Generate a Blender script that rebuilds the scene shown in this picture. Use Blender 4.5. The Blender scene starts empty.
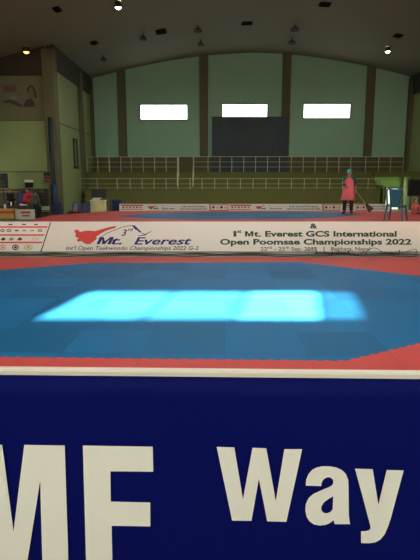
import bpy, bmesh, math, random
from mathutils import Vector, Matrix
random.seed(7)
C = bpy.context.scene.collection
SC = bpy.context.scene
# ------------------------------------------------------------------ camera, light, exposure
FPX, PITCH, CAMZ = 520.0, math.radians(10.67), 2.0
cd = bpy.data.cameras.new('camera'); cam = bpy.data.objects.new('camera', cd); C.objects.link(cam)
cd.sensor_fit = 'VERTICAL'; cd.sensor_height = 36.0; cd.lens = FPX / 560.0 * 36.0; cd.clip_end = 300
cam.location = (0, 0, CAMZ); cam.rotation_euler = (math.pi / 2 - PITCH, 0, 0)
SC.camera = cam
SC.view_settings.view_transform = 'Standard'; SC.view_settings.look = 'None'
SC.view_settings.gamma = 1.0; SC.view_settings.use_curve_mapping = False
SC.view_settings.exposure = 0.0
W = bpy.data.worlds.new('sky'); SC.world = W; W.use_nodes = True
W.node_tree.nodes['Background'].inputs[0].default_value = (0.55, 0.72, 1.0, 1)
W.node_tree.nodes['Background'].inputs[1].default_value = 1.0

def lamp(name, kind, loc, rot, energy, color=(1, 1, 1), size=None, spread=None):
    l = bpy.data.lights.new(name, kind); l.energy = energy; l.color = color
    if kind == 'AREA':
        l.shape = 'RECTANGLE'; l.size, l.size_y = size
        if spread: l.spread = spread
    o = bpy.data.objects.new(name, l); C.objects.link(o); o.location = loc; o.rotation_euler = rot
    return o
SUN_AZ, SUN_EL = math.radians(10), math.radians(30)
sd = Vector((math.sin(SUN_AZ) * math.cos(SUN_EL), math.cos(SUN_AZ) * math.cos(SUN_EL), -math.sin(SUN_EL)))
sun = lamp('sun', 'SUN', (-8, -30, 25), sd.to_track_quat('-Z', 'Y').to_euler(), 360.0, (1.0, 0.57, 0.43))
sun.data.angle = math.radians(0.95)
# added fill light behind the camera; the rear wall is closed at this height
lamp('rear_fill', 'AREA', (0.0, -5.6, 5.4), (math.radians(66), 0, 0), 800, (1.0, 0.98, 0.91), (26, 3.0), math.radians(105))
# two unseen fill lights added overhead, over the near court and the stand
lamp('court_overhead_fill', 'AREA', (1.0, 8.0, 9.3), (0, 0, 0), 910, (1.0, 0.98, 0.92), (14, 8))
lamp('platform_overhead_fill', 'AREA', (2.0, 26.5, 9.2), (0, 0, 0), 800, (1.0, 0.98, 0.88), (16, 7))
# unseen fill light added at the closed left wall to brighten the flank
lamp('left_fill', 'AREA', (-15.7, 27.4, 1.4), (0, math.radians(-76), 0), 100, (1.0, 0.98, 0.80), (2.4, 3.6), math.radians(140))
# small unseen fill light added under the deck to brighten the passage
lamp('right_passage_fill', 'AREA', (14.8, 38.6, 1.4), (0, math.radians(90), 0), 20, (0.98, 1.0, 0.80), (1.8, 1.4))

# ------------------------------------------------------------------ helpers
def ray(px, py):
    a = (px - 210) / FPX; b = (280 - py) / FPX
    return Vector((a, math.cos(PITCH) + b * math.sin(PITCH), -math.sin(PITCH) + b * math.cos(PITCH)))
def at_z(px, py, z=0.0):
    r = ray(px, py); t = (z - CAMZ) / r.z; return Vector((r.x * t, r.y * t, z))
def at_y(px, py, Y):
    r = ray(px, py); t = Y / r.y; return Vector((r.x * t, Y, CAMZ + r.z * t))
def srgb(r, g, b):
    f = lambda c: (c / 255 / 12.92) if c <= 10 else ((c / 255 + 0.055) / 1.055) ** 2.4
    return (f(r), f(g), f(b), 1)

MATS = {}
def mat(name, col, rough=0.6, var=0.10, scale=3.0, bump=0.0, metal=0.0, emit=None, spec=0.5):
    if name in MATS: return MATS[name]
    m = bpy.data.materials.new(name); m.use_nodes = True; nt = m.node_tree; p = nt.nodes['Principled BSDF']
    p.inputs['Roughness'].default_value = rough; p.inputs['Metallic'].default_value = metal
    p.inputs['Specular IOR Level'].default_value = spec
    if emit:
        p.inputs['Base Color'].default_value = col
        p.inputs['Emission Color'].default_value = col; p.inputs['Emission Strength'].default_value = emit
    else:
        tc = nt.nodes.new('ShaderNodeTexCoord'); n = nt.nodes.new('ShaderNodeTexNoise')
        n.inputs['Scale'].default_value = scale; n.inputs['Detail'].default_value = 4
        nt.links.new(tc.outputs['Object'], n.inputs['Vector'])
        mx = nt.nodes.new('ShaderNodeMix'); mx.data_type = 'RGBA'
        nt.links.new(n.outputs['Fac'], mx.inputs[0])
        mx.inputs[6].default_value = tuple(c * (1 - var) for c in col[:3]) + (1,)
        mx.inputs[7].default_value = tuple(min(1, c * (1 + var)) for c in col[:3]) + (1,)
        nt.links.new(mx.outputs[2], p.inputs['Base Color'])
        if bump:
            b = nt.nodes.new('ShaderNodeBump'); b.inputs['Strength'].default_value = bump
            nt.links.new(n.outputs['Fac'], b.inputs['Height']); nt.links.new(b.outputs[0], p.inputs['Normal'])
    MATS[name] = m; return m

def mat_tiles(name, base, tile, ang, var, rough, spec=0.5):
    """foam puzzle tiles: each square its own tone, fine joints, small scuffs"""
    m = bpy.data.materials.new(name); m.use_nodes = True; nt = m.node_tree; p = nt.nodes['Principled BSDF']
    N, L = nt.nodes.new, nt.links.new
    tc = N('ShaderNodeTexCoord'); mp = N('ShaderNodeMapping'); L(tc.outputs['Object'], mp.inputs[0])
    mp.inputs['Rotation'].default_value = (0, 0, ang); mp.inputs['Scale'].default_value = (1 / tile,) * 3
    fl = N('ShaderNodeVectorMath'); fl.operation = 'FLOOR'; L(mp.outputs[0], fl.inputs[0])
    wn = N('ShaderNodeTexWhiteNoise'); L(fl.outputs[0], wn.inputs['Vector'])
    ns = N('ShaderNodeTexNoise'); ns.inputs['Scale'].default_value = 2.2; ns.inputs['Detail'].default_value = 6
    L(tc.outputs['Object'], ns.inputs['Vector'])
    fr = N('ShaderNodeVectorMath'); fr.operation = 'FRACTION'; L(mp.outputs[0], fr.inputs[0])
    sx = N('ShaderNodeSeparateXYZ'); L(fr.outputs[0], sx.inputs[0])
    def near(o):
        a = N('ShaderNodeMath'); a.operation = 'SUBTRACT'; L(o, a.inputs[0]); a.inputs[1].default_value = 0.5
        b = N('ShaderNodeMath'); b.operation = 'ABSOLUTE'; L(a.outputs[0], b.inputs[0])
        c = N('ShaderNodeMath'); c.operation = 'GREATER_THAN'; L(b.outputs[0], c.inputs[0]); c.inputs[1].default_value = 0.493
        return c.outputs[0]
    jm = N('ShaderNodeMath'); jm.operation = 'MAXIMUM'; L(near(sx.outputs[0]), jm.inputs[0]); L(near(sx.outputs[1]), jm.inputs[1])
    mx = N('ShaderNodeMix'); mx.data_type = 'RGBA'; L(wn.outputs['Value'], mx.inputs[0])
    mx.inputs[6].default_value = tuple(c * (1 - var) for c in base[:3]) + (1,)
    mx.inputs[7].default_value = tuple(c * (1 + var) for c in base[:3]) + (1,)
    m2 = N('ShaderNodeMix'); m2.data_type = 'RGBA'; m2.blend_type = 'MULTIPLY'; m2.inputs[0].default_value = 0.35
    L(mx.outputs[2], m2.inputs[6]); L(ns.outputs['Fac'], m2.inputs[7])
    m3 = N('ShaderNodeMix'); m3.data_type = 'RGBA'; m3.blend_type = 'MULTIPLY'
    jf = N('ShaderNodeMath'); jf.operation = 'MULTIPLY'; L(jm.outputs[0], jf.inputs[0]); jf.inputs[1].default_value = 0.35
    L(jf.outputs[0], m3.inputs[0]); L(m2.outputs[2], m3.inputs[6]); m3.inputs[7].default_value = (0.35, 0.4, 0.5, 1)
    L(m3.outputs[2], p.inputs['Base Color'])
    rr = N('ShaderNodeMapRange'); L(ns.outputs['Fac'], rr.inputs['Value'])
    rr.inputs['To Min'].default_value = rough - 0.08; rr.inputs['To Max'].default_value = rough + 0.12
    L(rr.outputs[0], p.inputs['Roughness']); p.inputs['Specular IOR Level'].default_value = spec
    b = N('ShaderNodeBump'); b.inputs['Strength'].default_value = 0.12; b.inputs['Distance'].default_value = 0.02
    n3 = N('ShaderNodeTexNoise'); n3.inputs['Scale'].default_value = 26; L(tc.outputs['Object'], n3.inputs['Vector'])
    L(n3.outputs['Fac'], b.inputs['Height']); L(b.outputs[0], p.inputs['Normal'])
    MATS[name] = m; return m

def glass(name, t, white=0.0):
    m = bpy.data.materials.new(name); m.use_nodes = True; nt = m.node_tree; nt.nodes.clear()
    o = nt.nodes.new('ShaderNodeOutputMaterial'); tr = nt.nodes.new('ShaderNodeBsdfTransparent'); tr.inputs[0].default_value = t
    gl = nt.nodes.new('ShaderNodeBsdfGlossy'); gl.inputs['Roughness'].default_value = 0.05
    mx = nt.nodes.new('ShaderNodeMixShader'); mx.inputs[0].default_value = 0.06
    nt.links.new(tr.outputs[0], mx.inputs[1]); nt.links.new(gl.outputs[0], mx.inputs[2]); nt.links.new(mx.outputs[0], o.inputs[0])
    return m

class MB:
    def __init__(s): s.bm = bmesh.new(); s.mi = 0
    def _f(s, vs):
        try:
            f = s.bm.faces.new(vs); f.material_index = s.mi; return f
        except ValueError: return None
    def hexa(s, p):
        v = [s.bm.verts.new(q) for q in p]
        for q in ((0, 3, 2, 1), (4, 5, 6, 7), (0, 1, 5, 4), (1, 2, 6, 5), (2, 3, 7, 6), (3, 0, 4, 7)): s._f([v[i] for i in q])
        return s
    def box(s, x0, x1, y0, y1, z0, z1):
        return s.hexa([(x0, y0, z0), (x1, y0, z0), (x1, y1, z0), (x0, y1, z0), (x0, y0, z1), (x1, y0, z1), (x1, y1, z1), (x0, y1, z1)])
    def prism(s, pts, d):
        d = Vector(d); n = len(pts)
        a = [s.bm.verts.new(p) for p in pts]; b = [s.bm.verts.new(Vector(p) + d) for p in pts]
        s._f(a); s._f(b[::-1])
        for i in range(n): s._f([a[i], b[i], b[(i + 1) % n], a[(i + 1) % n]])
        return s
    def tube(s, pts, r, n=8, cap=True):
        pts = [Vector(p) for p in pts]; k = len(pts); rs = r if isinstance(r, (list, tuple)) else [r] * k
        rings = []
        for i in range(k):
            t = (pts[min(i + 1, k - 1)] - pts[max(i - 1, 0)]).normalized()
            a = Vector((0, 0, 1)) if abs(t.z) < 0.9 else Vector((0, 1, 0))
            u = t.cross(a).normalized(); w = t.cross(u)
            rings.append([s.bm.verts.new(pts[i] + (u * math.cos(2 * math.pi * j / n) + w * math.sin(2 * math.pi * j / n)) * rs[i]) for j in range(n)])
        for i in range(k - 1):
            for j in range(n): s._f([rings[i][j], rings[i][(j + 1) % n], rings[i + 1][(j + 1) % n], rings[i + 1][j]])
        if cap: s._f(rings[0][::-1]); s._f(rings[-1])
        return s
    def loft(s, rings, n=16, cap=True):
        """rings: (cx, cy, cz, rx, ry)"""
        R = [[s.bm.verts.new((c[0] + c[3] * math.cos(2 * math.pi * j / n), c[1] + c[4] * math.sin(2 * math.pi * j / n), c[2])) for j in range(n)] for c in rings]
        for i in range(len(R) - 1):
            for j in range(n): s._f([R[i][j], R[i][(j + 1) % n], R[i + 1][(j + 1) % n], R[i + 1][j]])
        if cap: s._f(R[0][::-1]); s._f(R[-1])
        return s
    def ball(s, c, r, seg=14, rin=10):
        r = r if isinstance(r, (tuple, list)) else (r, r, r)
        m = Matrix.Translation(c) @ Matrix.Diagonal((r[0], r[1], r[2], 1))
        q = bmesh.ops.create_uvsphere(s.bm, u_segments=seg, v_segments=rin, radius=1, matrix=m)
        for v in q['verts']:
            for f in v.link_faces: f.material_index = s.mi; f.smooth = True
        return s
    def build(s, name, mats, parent=None, smooth=False, bevel=0.0):
        bmesh.ops.recalc_face_normals(s.bm, faces=s.bm.faces[:])
        me = bpy.data.meshes.new(name); s.bm.to_mesh(me); s.bm.free()
        for m in (mats if isinstance(mats, (list, tuple)) else [mats]): me.materials.append(m)
        if smooth:
            for f in me.polygons: f.use_smooth = True
        o = bpy.data.objects.new(name, me); C.objects.link(o)
        if parent: o.parent = parent
        if bevel:
            b = o.modifiers.new('bevel', 'BEVEL'); b.width = bevel; b.segments = 2; b.limit_method = 'ANGLE'
        return o

def tag(o, label, cat, group=None):
    o['label'] = label; o['category'] = cat
    if group: o['group'] = group
    return o
def thing(name, label, cat, loc=(0, 0, 0), rz=0.0, group=None):
    o = bpy.data.objects.new(name, None); C.objects.link(o); o.location = loc; o.rotation_euler = (0, 0, rz)
    o.empty_display_size = 0.2
    return tag(o, label, cat, group)
def struct(o):
    o['kind'] = 'structure'; return o
def clone(root, loc, rz, label, group=None):
    r = root.copy(); C.objects.link(r); r.location = loc; r.rotation_euler = (0, 0, rz); r['label'] = label
    if group: r['group'] = group
    for ch in list(root.children):
        c = ch.copy(); C.objects.link(c); c.parent = r
        for g in list(ch.children):
            d = g.copy(); C.objects.link(d); d.parent = c
    return r

# ------------------------------------------------------------------ materials
M_ceil = mat('ceiling_paint', srgb(128, 122, 102), 0.8, 0.06, 0.4)
M_far = mat('green_wall_paint', srgb(152, 192, 160), 0.7, 0.07, 0.5)
M_side = mat('pale_green_paint', srgb(144, 158, 102), 0.7, 0.06, 0.5)
M_matte = mat('matte_black', srgb(20, 19, 16), 0.9, 0.1, spec=.05)
M_pil = mat('olive_pilaster', srgb(96, 92, 62), 0.7, 0.08, 1.0)
M_dado = mat('olive_dado', srgb(100, 97, 58), 0.75, 0.08, 0.8)
M_stand = mat('olive_concrete', srgb(102, 102, 48), 0.8, 0.1, 1.2, 0.05)
M_dark = mat('dark_brown', srgb(52, 46, 32), 0.7, 0.1)
M_floor = mat('floor_screed', srgb(128, 132, 118), 0.6, 0.1, 1.5)
M_rail = mat('rail_metal', srgb(215, 212, 178), 0.45, 0.05, 3, metal=0.3)
M_blk = mat('black_plastic', srgb(22, 22, 24), 0.5, 0.15)
M_white = mat('white_paint', srgb(225, 222, 212), 0.5, 0.03)
M_grey = mat('grey_metal', srgb(120, 120, 118), 0.4, 0.05, metal=0.6)
M_vinyl = mat('white_vinyl', srgb(226, 222, 208), 0.45, 0.02, 2)
M_hem = mat('white_hem', srgb(208, 202, 184), 0.5, 0.03, 3)
M_navy = mat('navy_vinyl', srgb(7, 14, 84), 0.6, 0.06, 1.2, spec=.05)
M_let = mat('letter_white', srgb(224, 221, 206), 0.5, 0.03, 4)
M_red = mat('print_red', srgb(205, 62, 52), 0.5, 0.03)
M_navyp = mat('print_navy', srgb(22, 24, 105), 0.5, 0.03)
M_grn = mat('print_green', srgb(14, 62, 38), 0.5, 0.03)
M_ink = mat('print_dark_grey', srgb(58, 56, 70), 0.5, 0.03)
M_blkp = mat('print_black', srgb(24, 24, 26), 0.5, 0.03)
M_olv = mat('print_ochre', srgb(190, 175, 90), 0.5, 0.1, 20)
M_pink = mat('print_pink', srgb(212, 160, 150), 0.5, 0.1, 20)
M_lgreen = mat('print_grey_green', srgb(120, 150, 125), 0.5, 0.1, 20)
M_cable = mat('cable_black', srgb(20, 20, 20), 0.5, 0.05)
M_daylight = mat('daylight_pane', (0.93, 1.0, 0.97, 1), emit=4.5)
M_door = mat('daylight_door', (0.92, 1.0, 0.80, 1), emit=1.0)
M_matb = mat_tiles('blue_foam_tiles', srgb(24, 105, 154), 0.98, 0.03, 0.17, 0.50, .12)
M_matr = mat_tiles('red_foam_tiles', srgb(206, 78, 74), 0.98, 0.03, 0.06, 0.55, .2)

# ------------------------------------------------------------------ setting
FZ = -0.04
YF, YB, XC = 41.0, -6.0, 3.3
XL, XR = -8.95, 15.1
WL, WR = -16.0, 22.0
def zc(x):
    d = abs(x - XC)
    return 11.42 - 1.8 * (d / 12.1) ** 1.8 if d < 12.1 else 9.62 - 0.23 * (d - 12.1)
struct(MB().box(WL - .3, WR + .3, YB - .3, YF + .3, FZ - .2, FZ).build('floor', M_floor))
b = MB(); n = 40
xs = [WL - .3 + (WR - WL + .6) * i / n for i in range(n + 1)]
for i in range(n):
    x0, x1 = xs[i], xs[i + 1]; a, c = zc(x0), zc(x1)
    b.hexa([(x0, YB - .3, a), (x1, YB - .3, c), (x1, YF + .3, c), (x0, YF + .3, a), (x0, YB - .3, a + .2), (x1, YB - .3, c + .2), (x1, YF + .3, c + .2), (x0, YF + .3, a + .2)])
struct(b.build('ceiling', M_ceil))
def arch_wall(name, x0, x1, y0, y1, z0, m):
    """a wall facing along Y whose top follows the ceiling"""
    k = 16; pts = [(x0, y0, z0)] + [(x1, y0, z0)] + [(x1 + (x0 - x1) * i / k, y0, zc(x1 + (x0 - x1) * i / k) + .1) for i in range(k + 1)]
    return struct(MB().prism(pts, (0, y1 - y0, 0)).build(name, m))
arch_wall('wall_far', XL - .3, XR + .3, YF, YF + .3, FZ, M_far)
# left flank: wall facing us, corner column, side wall going back
YK = 31.2
struct(MB().box(WL, -9.38, YK, YK + .3, FZ, 5.5).build('wall_left_front', M_side))
struct(MB().box(WL, -9.38, YK, YK + .3, 5.5, 7.95).build('wall_left_upper', mat('grey_olive_upper', srgb(112, 114, 80), .75, .08, .5)))  # upper part of the wall, greyer and darker than below the seam
struct(MB().box(WL, -9.38, YK - .05, YK + .3, 7.95, 9.6).build('trim_1', M_dark))
struct(MB().box(XL - .3, XL, YK, YF, FZ, 8.35).build('wall_left_side', M_side))
struct(MB().box(XL - .3, XL + .12, YK, YF, 8.35, 9.9).build('trim_2', M_dark))
struct(MB().box(WL - .3, WL, YB, YK + .3, FZ, 8.3).build('wall_left', M_side))
struct(MB().box(XR, XR + .3, YK, YF, FZ, 8.35).build('wall_right_side', M_side))
struct(MB().box(XR - .12, XR + .3, YK, YF, 8.35, 9.9).build('trim_3', M_dark))
struct(MB().box(15.5, WR, YK, YK + .3, FZ, 7.95).build('wall_right_front', M_side))
struct(MB().box(15.5, WR, YK - .05, YK + .3, 7.95, 9.6).build('trim_4', M_dark))
struct(MB().box(WR, WR + .3, YB, YK + .3, FZ, 8.5).build('wall_right', M_side))
# thin dark seams in the render panels
struct(MB().box(WL, -9.38, YK - .02, YK, 5.47, 5.53).build('trim_5', M_pil))
struct(MB().box(WL, -9.38, YK - .02, YK, 2.56, 2.62).build('trim_6', M_pil))
struct(MB().box(XL, XL + .02, YK, YF, 5.4, 5.47).build('trim_7', M_pil))
struct(MB().box(WL, -9.38, YK - .04, YK, FZ, 1.62).build('trim_25', mat('brown_dado', srgb(92, 80, 54), .75, .12, .8)))
# corner columns of the flanks, and pilasters
def column(name, x0, x1, y0, y1, z1, m): return struct(MB().box(x0, x1, y0, y1, FZ, z1).build(name, m, bevel=.03))
column('trim_8', -9.45, -8.76, YK - .35, YK + .3, 9.3, M_pil)
column('trim_9', 14.9, 15.6, YK - .35, YK + .3, 9.3, M_pil)
column('trim_10', XL, XL + .22, 36.9, 37.5, 9.4, M_pil)
column('trim_11', XR - .22, XR, 36.9, 37.5, 9.4, M_pil)
for i, px in enumerate((122.3, 203.8, 285.6, 369.2)):
    x = at_y(px, 110, YF).x
    column('trim_%d' % (12 + i), x - .31, x + .31, YF - .22, YF, zc(x) + .05, M_pil)
column('trim_16', XL, XL + .18, YF - .5, YF, 9.6, M_pil)
column('trim_17', XR - .22, XR, YF - .6, YF, 9.6, M_pil)
struct(MB().box(XL, XR, YF - .06, YF, FZ, 3.88).build('trim_18', M_dado))
# ceiling beam along the far wall head on both flanks
# rear wall with four high windows that let the sun in
wins = [(-12.3, -7.5), (-5.0, -0.08), (1.45, 6.23), (7.85, 12.63)]
ZW0, ZW1 = 7.93, 9.20
b = MB()
b.box(WL - .3, WR + .3, YB - .3, YB, FZ, ZW0)
edges = [WL - .3] + [v for w in wins for v in w] + [WR + .3]
for i in range(0, len(edges), 2): b.box(edges[i], edges[i + 1], YB - .3, YB, ZW0, ZW1)
b.box(WL - .3, WR + .3, YB - .3, YB, ZW1, 12)
struct(b.build('wall_rear', M_side))
gl = [glass('pane_clear', (0.95, 0.98, 1, 1)), glass('pane_half', (0.70, 0.73, 0.74, 1)), glass('pane_dim', (0.36, 0.40, 0.42, 1))]  # unseen panes, transmission set to vary the brightness across the sun patch
for k, (a, c) in enumerate(wins):
    b = MB(); f = .05
    b.box(a, c, YB - .2, YB - .1, ZW0, ZW0 + f); b.box(a, c, YB - .2, YB - .1, ZW1 - f, ZW1)
    cuts = [a, a + (c - a) * .325, a + (c - a) * .60, a + (c - a) * .865, c]
    for x in cuts: b.box(max(a, x - f / 1.6), min(c, x + f / 1.6), YB - .2, YB - .1, ZW0, ZW1)
    wf = struct(b.build('window_%d' % (k + 4), M_white))
    for j in range(4):
        MB().box(cuts[j], cuts[j + 1], YB - .16, YB - .15, ZW0, ZW1).build('pane', gl[(1, 1, 0, 2)[j]], wf)
# the three bright windows of the far wall
for k, (x0, x1, y0, y1) in enumerate(((141, 187, 105.2, 119.5), (222.5, 267, 104.6, 118.2), (303.5, 350, 104.4, 118))):
    p, q = at_y(x0, y1, YF), at_y(x1, y0, YF); f = .07
    b = MB(); b.box(p.x - f, q.x + f, YF - .10, YF - .01, p.z - f, p.z); b.box(p.x - f, q.x + f, YF - .10, YF - .01, q.z, q.z + f)
    for x in (p.x - f, q.x): b.box(x, x + f, YF - .10, YF - .01, p.z, q.z)
    for i in (1, 2):
        x = p.x + (q.x - p.x) * i / 3; b.box(x - .015, x + .015, YF - .055, YF - .01, p.z, q.z)
    wf = struct(b.build('window_%d' % (k + 1), M_dado))
    MB().box(p.x, q.x, YF - .045, YF - .02, p.z, q.z).build('pane', M_daylight, wf)
# narrow dark window on the left side wall
b = MB(); y0, y1 = 35.0, 35.9
for (a, c, z0, z1) in ((y0, y0 + .12, 2.9, 4.8), (y1 - .12, y1, 2.9, 4.8), (y0, y1, 2.9, 3.0), (y0, y1, 4.7, 4.8)): b.box(XL, XL + .08, a, c, z0, z1)
wf = struct(b.build('window_8', M_dark)); MB().box(XL, XL + .03, y0 + .1, y1 - .1, 3.0, 4.7).build('pane', mat('dim_pane', srgb(120, 135, 110), 0.3), wf)

# ------------------------------------------------------------------ spectator stand (setting)
YS = 36.0
xs0, xs1 = -8.55, at_y(383, 190, YS).x
b = MB()
b.box(xs0, xs1, YS, YS + .2, FZ, 1.52)                                # front wall
b.box(xs0, xs1, YS + .2, YS + 1.0, FZ, 1.35)                          # lower walkway
for i in range(3): b.box(xs0, xs1, YS + 1.0 + .5 * i, YS + 1.5 + .5 * i, FZ, 1.70 + .35 * i)
struct(b.build('trim_19', M_stand))
UX1 = XR
b = MB(); b.box(xs0, xs1, 38.5, YF - .06, FZ, 2.72)
b.box(xs1, UX1, 38.2, YF - .06, 2.42, 2.72)                           # deck running on over the passage
b.box(xs1, UX1, 38.1, 38.25, 2.36, 2.74)
struct(b.build('trim_20', M_stand))
# stair flank of the stand at its left end
b = MB()
for i in range(9): b.box(XL, xs0, YS + .3 * i, YS + .3 * (i + 1) + .02, FZ, .3 + .3 * i)
struct(b.build('trim_21', M_stand))
# passage wall on the right with the bright doorway
struct(MB().box(xs1, XR, 40.2, 40.4, FZ, 2.42).build('wall_passage', mat('lime_paint', srgb(150, 190, 92), 0.7, 0.06)))
p, q = at_y(384.5, 214, 40.2), at_y(399, 188, 40.2)
b = MB(); b.box(p.x - .1, p.x, 40.08, 40.2, FZ, q.z + .1); b.box(q.x, q.x + .1, 40.08, 40.2, FZ, q.z + .1); b.box(p.x, q.x, 40.08, 40.2, q.z, q.z + .1)
dr = struct(b.build('door_1', M_pil)); MB().box(p.x, q.x, 40.15, 40.19, FZ, q.z).build('daylight', M_door, dr)
p = at_y(401.5, 214, 39.8).x; struct(MB().box(p, p + .48, 39.7, 40.2, FZ, 2.42).build('trim_24', mat('lit_lime', srgb(196, 214, 150), .7, .05)))  # lit wall beside the doorway, its brightness put into the colour
struct(MB().box(xs1 - .15, xs1, YS, 38.6, FZ, 1.8).build('trim_22', M_stand))

# railings
def railing(label, pxs, Y, yt, z0, rails, thick=0.018, group=None, tall=()):
    zt = at_y(210, yt, Y).z; Xs = [at_y(p, yt, Y).x for p in pxs]
    t = thing('railing', label, 'railing', (Xs[0], Y, z0), 0, group)
    X0 = Xs[0]; h = zt - z0
    for f in rails:
        MB().tube([(0, 0, h * f), (Xs[-1] - X0, 0, h * f)], thick * (1.15 if f == 1 else .8), 6).build('rail', M_rail, t)
    for i, x in enumerate(Xs):
        r = thick * (2.1 if i in tall else 1.25)
        MB().tube([(x - X0, 0, 0), (x - X0, 0, h)], r, 6).build('post', M_rail, t)
    return t
up = [87, 97.5, 109, 120.5, 131, 143, 154.5, 166, 177.5]
railing('pale metal railing on the upper tier left of the stair gap', up, 38.6, 157, 2.72, (1, .66, .33), tall=(2, 8))
up2 = [193.5] + [208 + 11.93 * i for i in range(13)] + [366, 379, 391, 404]
railing('long pale metal railing on the upper tier in front of the dark backdrop', up2, 38.6, 156.7, 2.72, (1, .66, .33), tall=(0,))
lo = [78, 97, 117, 130, 142, 154, 166, 178, 190] + [202 + 12.8 * i for i in range(14)] + [382]
railing('long low metal railing above the front wall of the stand behind the sweeping woman', lo, 36.1, 178.6, 1.52, (1, .5, .12), .014)
for px, side in ((177.8, 'left'), (193.2, 'right')):
    x = at_y(px, 160, 37.6).x
    t = thing('handrail', 'sloping pale handrail on the %s side of the stair gap in the upper tier' % side, 'handrail', (x, 36.9, 1.7))
    MB().tube([(0, 0, .9), (0, 1.6, 2.05)], .03, 6).build('rail', M_rail, t)
    for yy, zz, hh in ((0, 0, .9), (.8, .37, 1.48), (1.55, .68, 2.0)):
        MB().tube([(0, yy, zz), (0, yy, hh)], .035, 6).build('post', M_rail, t)
# large dark backdrop hung on the far wall
p, q = at_y(212, 172, 40.6), at_y(289, 117, 40.6)
b = MB(); k = 44; pts = []
for i in range(k + 1):
    x = p.x + (q.x - p.x) * i / k; pts.append((x, 40.62 + .015 * math.sin(i * 1.45), p.z))
for i in range(k + 1)[::-1]:
    x = p.x + (q.x - p.x) * i / k; pts.append((x, 40.68 + .015 * math.sin(i * 1.45), p.z))
b.prism(pts, (0, 0, q.z - p.z))
t = thing('backdrop_curtain', 'large dark blue-grey curtain hung below the middle window', 'curtain', ((p.x + q.x) / 2, 40.62, p.z))
o = b.build('cloth', mat('slate_cloth', srgb(72, 80, 86), 0.8, 0.08, 1), t); o.matrix_parent_inverse = Matrix.Translation(t.location).inverted()
o = MB().tube([(p.x - .1, 40.65, q.z), (q.x + .1, 40.65, q.z)], .03).build('curtain_rod', M_dark, t); o.matrix_parent_inverse = Matrix.Translation(t.location).inverted()

# ------------------------------------------------------------------ ceiling fixtures
def on_ceiling(px, py):
    r = ray(px, py); t = 10.0
    while t < 60:
        if CAMZ + r.z * t > zc(r.x * t): break
        t += .02
    v = Vector((0, 0, CAMZ)) + r * t; v.z = zc(v.x); return v
def can_light(px, py, label, col, e, r=.16):
    v = on_ceiling(px, py)
    t = thing('ceiling_light', label, 'light', v)
    MB().loft([(0, 0, 0, r * .9, r * .9), (0, 0, -.12, r, r), (0, 0, -.30, r * 1.35, r * 1.35), (0, 0, -.26, r * 1.2, r * 1.2)], 16, cap=False).build('housing', M_dark, t, True)
    MB().ball((0, 0, -.22), (r, r, r * .95)).build('bulb', mat('bulb_' + str(px), col, emit=e), t)
can_light(26, 46.5, 'small glowing amber ceiling light above the poster wall', (1, .50, .12, 1), 3.0, .17)
can_light(118, 1.5, 'bright white ceiling light at the very top of the photo', (1, 1, .95, 1), 25, .15)
can_light(388, 47, 'bright white ceiling light above the right hand bay', (1, 1, .93, 1), 25, .15)
def vent(px, py, wpx, label, dz=.04):
    v = on_ceiling(px, py); w = wpx / FPX * v.y
    t = thing('ceiling_vent', label, 'vent', v, 0, None)
    sl = math.atan2(zc(v.x + .1) - zc(v.x - .1), .2); t.rotation_euler = (0, -sl, 0)
    b = MB()
    for a in (-1, 1): b.box(-w / 2, w / 2, a * .30 - .03, a * .30 + .03, -dz, .02); b.box(a * w / 2 - .04, a * w / 2 + .04, -.30, .30, -dz, .02)
    b.build('frame', M_matte, t)
    b = MB()
    for i in range(7): b.box(-w / 2, w / 2, -.27 + .08 * i, -.23 + .08 * i, -dz + .01, .02)
    b.build('louvre', M_matte, t)
vent(161, 31, 8.5, 'black ceiling vent left of the middle bay, darkest of all the vents', .10)
vent(247, 23, 9, 'thin dark ceiling vent above the middle window')
vent(325, 4, 9, 'thin dark ceiling vent high up right of the middle, near the top of the photo')
vent(57, 9, 5, 'small dark ceiling vent near the top left of the photo')
vent(94, 42.5, 5, 'small dark ceiling vent just right of the amber light')
vent(398, 35.5, 6, 'small dark ceiling vent just above the right hand white light')
def dome(px, py, r, label):
    v = on_ceiling(px, py); t = thing('pendant_lamp', label, 'lamp', v)
    MB().tube([(0, 0, .02), (0, 0, -.15)], .03, 6).build('stem', M_dark, t)
    MB().loft([(0, 0, -.12, .06, .06), (0, 0, -.2, r * .7, r * .7), (0, 0, -.34, r, r), (0, 0, -.30, r * .9, r * .9)], 16).build('lamp_shade', mat('unlit_shade', srgb(86, 82, 68), .8), t, True)
dome(143, 33.5, .24, 'unlit grey dome lamp just left of the black ceiling vent')
dome(103.5, 55, .22, 'unlit grey dome lamp hanging over the left bay of the far wall')
dome(198, 25.5, .28, 'unlit grey dome lamp above the left edge of the middle bay, upper of two')
dome(201, 40, .24, 'unlit grey dome lamp above the left edge of the middle bay, lower of two')
dome(295, 24.5, .30, 'unlit grey dome lamp right of the middle vent, upper of two')
dome(292, 38, .30, 'unlit grey dome lamp right of the middle vent, lower of two')

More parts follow.
